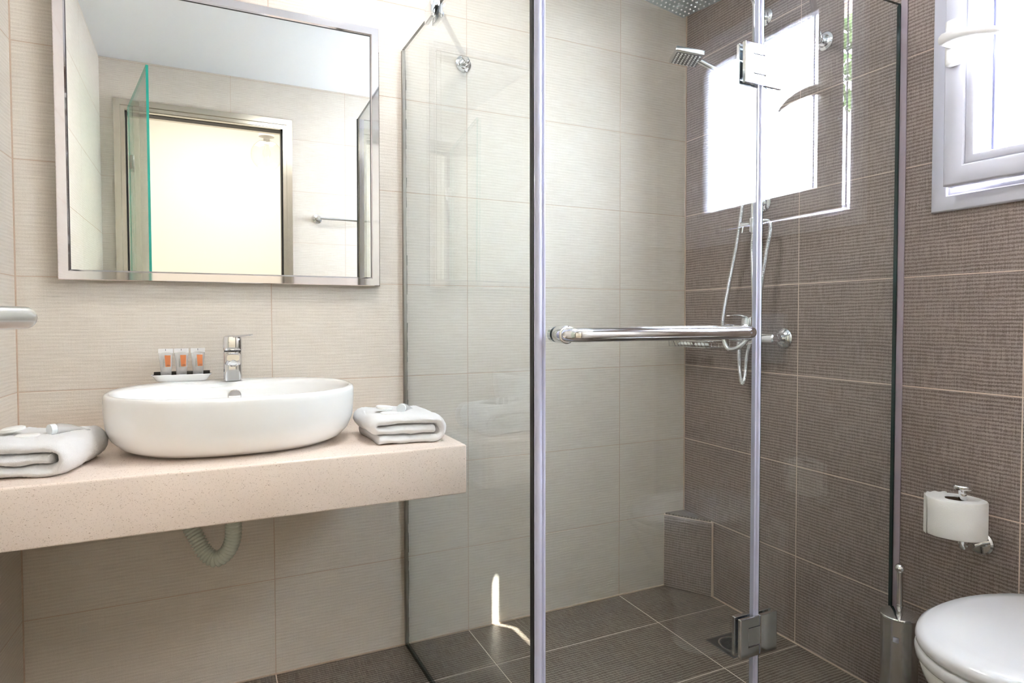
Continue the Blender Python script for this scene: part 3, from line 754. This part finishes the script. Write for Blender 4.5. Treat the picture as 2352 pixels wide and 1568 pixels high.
def support(loc, axis, gp, fp, label):
    """gp: clamp centre on the glass top, fp: flange centre on the wall; axis = direction the glass runs"""
    t = thing('support_bar', label, 'support bar', fp, 'support bars of the shower screen')
    gp = Vector(gp); fp = Vector(fp); wn = Vector((0, -1, 0)) if axis == 'A' else Vector((-1, 0, 0))
    MB().lathe([(0, 0), (.0275, 0), (.0275, .004), (.022, .007), (.019, .0075), (.016, .012), (.010, .013), (.010, .026), (0, .026)], fp, '-Y' if axis == 'A' else '-X', 32).build('flange', M['chrome'], t)
    e = fp+wn*.030
    MB().lathe([(0, -.013), (.008, -.011), (.012, -.005), (.013, 0), (.012, .005), (.008, .011), (0, .013)], e, 'Z', 20).build('joint', M['chrome'], t)
    g = gp+Vector((.022, 0, -.006)) if axis == 'A' else gp+Vector((0, .022, -.006))
    MB().tube([e, g], .0085, 16).build('rod', M['chrome'], t)
    if axis == 'A':
        mb = MB().rbox((gp.x-.018, gp.y-.030, gp.z-.030), (gp.x-.006, gp.y+.030, gp.z+.014), .002, 2)
        mb.rbox((gp.x+.004, gp.y-.030, gp.z-.030), (gp.x+.016, gp.y+.030, gp.z+.014), .002, 2); mb.rbox((gp.x-.016, gp.y-.028, gp.z+.001), (gp.x+.014, gp.y+.028, gp.z+.012), .002, 2)
    else:
        mb = MB().rbox((gp.x-.030, gp.y-.018, gp.z-.030), (gp.x+.030, gp.y-.005, gp.z+.014), .002, 2)
        mb.rbox((gp.x-.030, gp.y+.005, gp.z-.030), (gp.x+.030, gp.y+.018, gp.z+.014), .002, 2); mb.rbox((gp.x-.028, gp.y-.016, gp.z+.001), (gp.x+.028, gp.y+.016, gp.z+.012), .002, 2)
    mb.build('clamp', M['chrome'], t)
support(None, 'A', (-1.1625, -.295, GT), (-.962, -.0005, 1.938), 'chrome support bar from the left glass panel to the beige wall')
support(None, 'B', (-.330, GY, GT), (-.0005, -.634, 1.938), 'chrome support bar from the front glass panel to the brown wall')

# ------------------------------------------------------------------ shower column
ry = -.402; rx = -.052
t = thing('riser_shower', 'chrome shower riser with a square rain head on the brown wall', 'shower', (0, ry, 1.38))
MB().tube([(rx, ry, 1.372), (rx, ry, 2.14)]+[(rx-.03*(1-math.cos(a)), ry, 2.14+.03*math.sin(a)) for a in (.4, .8, 1.2, 1.57)]+[(-.395, ry-.01, 2.17)], .0105, 18).build('riser_pipe', M['chrome'], t)
for z in (1.478, 2.112):
    MB().lathe([(0, 0), (.0285, 0), (.0285, .004), (.022, .009), (.013, .010), (.009, .014), (.009, .05), (0, .05)], (-.0005, ry, z), '-X', 32).build('wall_bracket', M['chrome'], t)
rhc = Vector((-.358, -.430, 2.112)); ra = math.radians(12)
mb = MB().rbox((-.125, -.125, -.003), (.125, .125, .005), .0025, 2); mb.tube([(0, 0, .004), (0, 0, .028), (0, .02, .058)], .012, 16)
rhm = Matrix.Translation(rhc) @ Matrix.Rotation(ra, 4, 'Z')
for v in mb.v: v.xyz = rhm @ v
rh = mb.build('rain_head', M['rain'], t)
mb = MB()
for i in range(12):
    for j in range(12):
        m2 = MB().lathe([(.0032, 0), (.0026, .003), (0, .0034)], (-.110+.02*i, -.110+.02*j, -.003), '-Z', 8); mb.add([rhm @ v for v in m2.v], m2.f)
o = mb.build('nozzles', M['white_plastic'], rh); o['kind'] = 'stuff'
mb = MB().lathe([(0, 0), (.014, 0), (.015, .003), (.015, .045), (.014, .048), (0, .048)], (rx, ry, 1.375), 'Z', 20)
mb.tube([(rx, ry+.0, 1.402), (rx-.012, ry+.045, 1.404)], .0095, 14); mb.tube([(rx, ry, 1.402), (rx-.014, ry-.040, 1.402)], .0085, 14)
mb.tube([(rx-.012, ry+.034, 1.400), (rx-.016, ry+.036, 1.375)], .0035, 10)
mb.build('diverter', M['chrome'], t)
MB().rbox((rx-.022, ry-.018, 1.895), (rx+.012, ry+.018, 1.935), .006, 3).build('slide_holder', M['chrome'], t)
mb = corrugated([(-.055, -.346, .985), (-.055, -.347, .93), (-.052, -.349, .88), (-.050, -.357, .848), (-.048, -.368, .88), (-.044, -.371, .95), (-.026, -.374, 1.02), (-.022, -.378, 1.10), (-.035, -.386, 1.22), (-.050, -.396, 1.32), (rx, ry, 1.376)], .0072, .0010, .0042, 12)
mb.build('supply_hose', M['chrome'], t, angle=2)
# hand shower
t = thing('hand_shower', 'square chrome hand shower with ribbed hose held on the riser', 'hand shower', (-.10, -.385, 1.86))
ha = Vector((-.085, -.392, 1.870)); hb_ = Vector((-.225, -.320, 1.958))
MB().tube([ha, ha.lerp(hb_, .3), ha.lerp(hb_, .7), hb_], [.0115, .012, .010, .009], 18).build('grip', M['chrome'], t)
hc = Vector((-.262, -.302, 1.968))
zax = Vector((-.18, .06, -.98)).normalized(); xax = (hb_-ha); xax = (xax-zax*xax.dot(zax)).normalized(); yax = zax.cross(xax)
hm = Matrix(((xax.x, yax.x, zax.x, hc.x), (xax.y, yax.y, zax.y, hc.y), (xax.z, yax.z, zax.z, hc.z), (0, 0, 0, 1)))
mb = MB().rbox((-.050, -.050, -.012), (.050, .050, .006), .004, 3)
for v in mb.v: v.xyz = hm @ v
hh_ = mb.build('head', M['chrome'], t)
mb = MB().rbox((-.043, -.043, .004), (.043, .043, .0075), .002, 2)
for v in mb.v: v.xyz = hm @ v
fc_ = mb.build('spray_plate', M['dark_steel'], hh_)
mb = MB()
for i in range(7):
    for j in range(7):
        m2 = MB().lathe([(.0036, 0), (.003, .002), (0, .0023)], (-.036+.012*i, -.036+.012*j, .0075), 'Z', 8); mb.add([hm @ v for v in m2.v], m2.f)
o = mb.build('spray_nozzles', M['white_plastic'], hh_); o['kind'] = 'stuff'
mb = corrugated([tuple(ha), (-.066, -.396, 1.82), (-.064, -.392, 1.70), (-.062, -.372, 1.55), (-.060, -.358, 1.46), (-.060, -.335, 1.34), (-.060, -.300, 1.20), (-.062, -.278, 1.10), (-.066, -.276, 1.03), (-.085, -.312, .983), (-.098, -.352, .970), (-.100, -.402, .988), (-.100, -.440, 1.03), (-.090, -.458, 1.10), (-.075, -.462, 1.20), (-.068, -.475, 1.30), (-.062, -.485, 1.37), (-.060, -.478, 1.398), (-.062, -.458, 1.405), (rx-.014, ry-.040, 1.402)], .0072, .0010, .0042, 12)
mb.build('hose', M['chrome'], t, angle=2)
# mixer
t = thing('shower_mixer', 'chrome wall mixer tap with round flanges below the riser', 'mixer tap', (0, -.41, 1.012))
for y in (-.487, -.333):
    MB().lathe([(0, 0), (.033, 0), (.0345, .002), (.033, .005), (.020, .014), (.019, .013), (.012, .013), (.012, .022)], (-.0005, y, 1.012), '-X', 36).build('flange', M['chrome'], t)
    MB().lathe([(.0095, .01), (.0095, .026), (.015, .027), (.0155, .030), (.0155, .040), (.013, .042), (.012, .055)], (-.0005, y, 1.012), '-X', 6).build('nut', M['chrome'], t)
mb = MB().tube([(-.062, -.508, 1.012), (-.062, -.504, 1.012), (-.062, -.450, 1.012), (-.063, -.435, 1.013), (-.064, -.41, 1.014), (-.063, -.385, 1.013), (-.062, -.37, 1.012), (-.062, -.318, 1.012), (-.062, -.312, 1.012)], [.012, .0175, .0175, .021, .025, .021, .0175, .0175, .012], 28)
mb.build('body', M['chrome'], t)
MB().lathe([(0, 0), (.021, 0), (.0215, .012), (.0215, .030), (.0185, .030), (.0185, .033), (.022, .033), (.022, .050), (.020, .058), (.012, .062), (0, .063)], (-.064, -.392, 1.022), 'Z', 28).build('cartridge', M['chrome'], t)
rg = []
for k in range(9):
    q = k/8; x = -.062-.080*q; z = 1.078+.022*q-.012*q*q+.004*math.sin(PI*q); hw = .014-.006*q; h2 = .005-.003*q
    rg.append([Vector((x, -.392+.012*q+hw*math.cos(a), z+h2*math.sin(a))) for a in [2*PI*i/16 for i in range(16)]])
MB().loft(rg).build('lever', M['chrome'], t)
MB().lathe([(.009, 0), (.009, .01), (.0105, .012), (.0105, .026), (.008, .03)], (-.056, -.346, .999), '-Z', 18).build('hose_outlet', M['chrome'], t)

# soap basket in the corner
t = thing('soap_basket', 'chrome wire soap basket in the shower corner below the mixer height', 'basket', (-.06, -.14, .968))
def rr_path(x0, x1, y0, y1, z, r, n=6):
    out = []
    for cx_, cy_, a0 in ((x1-r, y1-r, 0), (x0+r, y1-r, PI/2), (x0+r, y0+r, PI), (x1-r, y0+r, 3*PI/2)):
        for k in range(n+1): a = a0+PI/2*k/n; out.append((cx_+r*math.cos(a), cy_+r*math.sin(a), z))
    return out+[out[0]]
for z, ins in ((.994, 0), (.970, .012)):
    MB().tube(rr_path(-.115+ins, -.004-ins*.1, -.262+ins, -.022-ins, z, .035), .0018 if ins else .0026, 8).build('rim_wire', M['chrome'], t)
for k in range(13):
    y = -.250+.0185*k; MB().tube([(-.004, y, .994), (-.006, y, .970), (-.103, y, .970), (-.115 if .03 < y+.262 < .215 else -.106, y, .994)], .0012, 6).build('cross_wire', M['chrome'], t)
for i, (y, lb) in enumerate(((-.075, 'white soap bar in the wire basket, the one nearer the corner'), (-.165, 'white soap bar in the wire basket, the one nearer the hose'))):
    mb = MB().lathe([(0, 0), (.02, 0), (.026, .006), (.022, .014), (0, .017)], (0, 0, 0), 'Z', 28)
    for v in mb.v: v.x *= .9; v.y *= 1.3; v.xyz = v+Vector((-.062, y, .9712))
    tag(mb.build('soap_bar', M['soap']), lb, 'soap', 'soap bars in the basket')

# corner step: a tiled triangular block
t = thing('corner_footrest', 'low brown tiled triangular footrest in the shower corner', 'footrest', (-.03, -.05, 0))
A_, B_ = Vector((-.103, 0, 0)), Vector((0, -.166, 0))
MB().add([(-.103, -.0005, 0), (-.0005, -.166, 0), (-.0005, -.0005, 0), (-.103, -.0005, .292), (-.0005, -.166, .292), (-.0005, -.0005, .292)], [(0, 2, 1), (3, 4, 5), (0, 1, 4, 3), (1, 2, 5, 4), (2, 0, 3, 5)]).build('core', M['grout_dark'], t, smooth=False)
dd = (B_-A_).normalized(); nn = Vector((dd.y, -dd.x, 0)); nn = nn if nn.x < 0 else -nn
q0, q1 = A_+dd*.004, B_-dd*.006
mb = MB(); vs = [q0, q1, q1+nn*.006, q0+nn*.006]
mb.add([(v.x, v.y, .003) for v in vs]+[(v.x, v.y, .287) for v in vs], [(0, 1, 2, 3), (4, 5, 6, 7), (0, 1, 5, 4), (1, 2, 6, 5), (2, 3, 7, 6), (3, 0, 4, 7)])
mb.build('tile', M['tile_brown_y'], t, smooth=False)
mb = MB(); tri = [Vector((-.100, -.006, 0)), Vector((-.006, -.160, 0)), Vector((-.006, -.006, 0))]
mb.add([(v.x, v.y, .291) for v in tri]+[(v.x, v.y, .297) for v in tri], [(0, 1, 2), (3, 4, 5), (0, 1, 4, 3), (1, 2, 5, 4), (2, 0, 3, 5)]); mb.build('tile', M['tile_floor'], t, smooth=False)
MB().tube([(-.003, -.168, .002), (-.004, -.168, .15), (-.003, -.167, .292)], [.0055, .004, .003], 8).build('grout_bead', M['grout'], t)

# floor drain
t = thing('floor_drain', 'square steel floor drain with round slotted grate in the shower', 'drain', (-.191, -.466, 0))
mb = MB()
mb.loft([[Vector((-.191+s_*.0625*sx_, -.466+s_*.0625*sy_, z)) for sx_, sy_ in ((-1, -1), (1, -1), (1, 1), (-1, 1))] for s_, z in ((1, -.007), (1, .0005), (.97, .0014))], True, True)
mb.build('plate', M['dark_steel'], t, smooth=False)
MB().lathe([(.050, 0), (.050, .0022), (.047, .0026), (.045, .0018), (.045, .0)], (-.191, -.466, .0008), 'Z', 40).build('ring', M['steel'], t)
mb = MB()
for k in range(-6, 7):
    x = k*.0062; h = math.sqrt(max(0, .041**2-x*x))
    if h > .008: mb.box((-.191-h, -.466+x-.0016, .0012), (-.191+h, -.466+x+.0016, .0020))
mb.build('slots', M['black'], t, smooth=False)

# ------------------------------------------------------------------ towel rail on the door wall (seen in the mirror)
t = thing('towel_rail', 'thin chrome towel rail on the doorway wall, seen in the mirror', 'towel rail', (-1.16, YB, 1.635))
for x in (-1.165, -.62):
    MB().lathe([(0, 0), (.026, 0), (.026, .006), (.013, .009), (.011, .012), (.011, .05), (.013, .055), (.009, .066), (0, .067)], (x, YB+.0005, 1.635), 'Y', 28).build('post', M['chrome'], t)
MB().tube([(-1.165, YB+.055, 1.635), (-.62, YB+.055, 1.635)], .0075, 16).build('rail', M['chrome'], t)

# ------------------------------------------------------------------ toilet
tcx, tcy, tz_ = -.285, -1.337, .447
t = thing('toilet', 'white toilet with closed lid against the brown wall', 'toilet', (-.30, tcy, 0))
def tring(s_, z, dx=0, bx_=None, e=2.25, back=.190, front=.243, wd=.169):
    out = []
    for k in range(72):
        a = 2*PI*k/72; c, sn_ = math.cos(a), math.sin(a)
        if c > 0: x = min(.27*c, .225); y = sn_*wd
        else: x = -front*abs(c)**(2/2.2); y = math.copysign(abs(sn_)**(2/2.2), sn_)*wd
        out.append(Vector((tcx+dx+x*s_, tcy+y*s_, z)))
    return out
MB().loft([tring(.985, tz_-.012), tring(1.0, tz_-.006), tring(1.0, tz_+.002), tring(.985, tz_+.010), tring(.93, tz_+.0165), tring(.80, tz_+.0185), tring(.4, tz_+.020), tring(.05, tz_+.0205)]).build('lid', M['lid'], t, angle=1.5)
MB().loft([tring(.975, tz_-.040), tring(1.0, tz_-.034), tring(1.005, tz_-.022), tring(.99, tz_-.015), tring(.9, tz_-.014)]).build('seat', M['lid'], t, angle=1.5)
bw = []
for s_, z, dx in ((.95, .404, .0), (.965, .396, .0), (.95, .375, .004), (.87, .32, .02), (.76, .25, .045), (.66, .18, .065), (.60, .10, .08), (.60, .03, .08), (.63, .0, .075)):
    bw.append([Vector((min(v.x, -.002) if s_ > 2 else v.x, v.y, v.z)) for v in tring(s_, z, dx+.0)])
MB().loft(bw).build('bowl', M['ceramic'], t, angle=1.5)
MB().rbox((-.13, tcy-.12, .0), (-.001, tcy+.12, .40), .012, 3).build('outlet_box', M['ceramic'], t)
for s_ in (-1, 1): MB().tube([(-.082, tcy+s_*.085-.02, tz_), (-.082, tcy+s_*.085+.02, tz_)], .013, 16).build('lid_hinge', M['chrome'], t)
tag(MB().rbox((-.012, -1.455, .925), (-.0005, -1.235, 1.095), .004, 2).build('flush_plate', M['pvc']), 'white flush plate on the brown wall above the toilet', 'flush plate')

# toilet paper and its holder
px_, py_ = -.092, -1.080
t = thing('paper_holder', 'chrome upright paper holder with round cap on the brown wall', 'paper holder', (0, -1.09, .51))
MB().lathe([(0, 0), (.030, 0), (.030, .005), (.026, .009), (0, .010)], (-.0005, -1.090, .518), '-X', 36).build('wall_disc', M['chrome'], t)
MB().tube(smoothpath([(-.008, -1.090, .518), (-.05, -1.092, .516), (-.080, -1.094, .518), (-.087, -1.093, .53), (-.087, -1.093, .56)], 6), .0075, 14).build('arm', M['chrome'], t)
MB().tube([(-.087, -1.093, .53), (-.087, -1.093, .668)], .0085, 18).build('spindle', M['chrome'], t)
MB().lathe([(.0085, -.012), (.0095, -.002), (.018, -.001), (.020, .0015), (.020, .0065), (.018, .009), (.008, .0095), (0, .0096)], (-.087, -1.093, .664), 'Z', 28).build('cap', M['chrome'], t)
t = thing('toilet_roll', 'white quilted toilet roll on the upright chrome holder', 'toilet roll', (px_, py_, .545))
R_ = .064; r_ = .0225; z0, z1 = .5475, .638
def squash(mb):
    d = Vector((.875, .484, 0))
    for v in mb.v:
        k = (v.x-px_)*d.x+(v.y-py_)*d.y; v.x -= .2*k*d.x; v.y -= .2*k*d.y
    return mb
rings = []
for rad, z in ((r_, z0+.002), (R_-.002, z0), (R_, z0+.003), (R_, z0+.03), (R_, z0+.07), (R_, z1-.003), (R_-.002, z1), (r_, z1-.001)):
    rings.append([Vector((px_+(rad+.0008*math.sin(5*a)+.0004*math.sin(13*a))*math.cos(a), py_+(rad+.0008*math.sin(5*a))*math.sin(a), z)) for a in [2*PI*k/72 for k in range(72)]])
squash(MB().loft(rings, False, False)).build('paper', M['paper'], t, angle=1.0)
squash(MB().lathe([(r_, z0+.001), (r_, z1-.002), (r_-.001, z1-.002), (r_-.001, z0+.001), (r_, z0+.001)], (px_, py_, 0), 'Z', 40)).build('cardboard_core', M['card'], t)
mb = MB(); vs = []; fs = []      # loose outer sheet with torn end
for i in range(25):
    a = math.radians(45+i*4.4); lift = .0006+.003*max(0, (i-20)/4)**2
    for z in (z0-.0005, z0+.03, z0+.065, z1+.0015+.0012*math.sin(i*1.3)): vs.append((px_+(R_+lift)*math.cos(a), py_+(R_+lift)*math.sin(a), z))
for i in range(24):
    for k in range(3): fs.append((i*4+k, i*4+k+1, i*4+5+k, i*4+4+k))
squash(mb.add(vs, fs)).build('loose_sheet', M['paper'], t)

# toilet brush
bx_, by_ = -.096, -.950
t = thing('toilet_brush', 'steel toilet brush holder with ball-ended handle beside the toilet', 'toilet brush', (bx_, by_, 0))
MB().lathe([(0, 0), (.043, 0), (.0435, .003), (.0435, .288), (.042, .29)], (bx_, by_, 0.001), 'Z', 48).build('canister', M['steel'], t)
MB().lathe([(.0425, .290), (.0455, .2905), (.046, .293), (.0445, .2955), (.036, .2985), (.020, .3005), (.010, .302), (0, .302)], (bx_, by_, 0.001), 'Z', 48).build('lid', M['chrome'], t)
MB().lathe([(0, .300), (.004, .3005), (.0055, .303), (.0085, .316), (.0085, .320), (.0072, .321), (.0072, .405), (0, .405)], (bx_, by_, 0.001), 'Z', 24).build('rod', M['steel'], t)
MB().lathe([(.006, .403)]+[(.0125*math.sin(a), .4165-.0125*math.cos(a)) for a in [PI*(.18+.82*k/12) for k in range(13)]], (bx_, by_, 0.001), 'Z', 28).build('ball_knob', M['chrome'], t)
lb = MB(); vs = []
for k in range(5):
    a = math.radians(194+k*4.4)
    for z in (.235, .248): vs.append((bx_+.0441*math.cos(a), by_+.0441*math.sin(a), z))
lb.add(vs, [(2*k, 2*k+2, 2*k+3, 2*k+1) for k in range(4)]).build('sticker', M['seal'], t)

# ------------------------------------------------------------------ rim added around the unseen bathroom fill light
t = thing('fill_light_rim', 'round white rim added around the ceiling fill light, out of the picture', 'lamp', (-1.25, -.72, CZ))
MB().lathe([(.215, 0), (.235, 0), (.235, .012), (.225, .016), (.215, .012), (.215, 0)], (-1.25, -.72, CZ), '-Z', 40).build('rim', M['white_plastic'], t)

for o in bpy.data.objects:
    if '_o' in o.keys(): del o['_o']
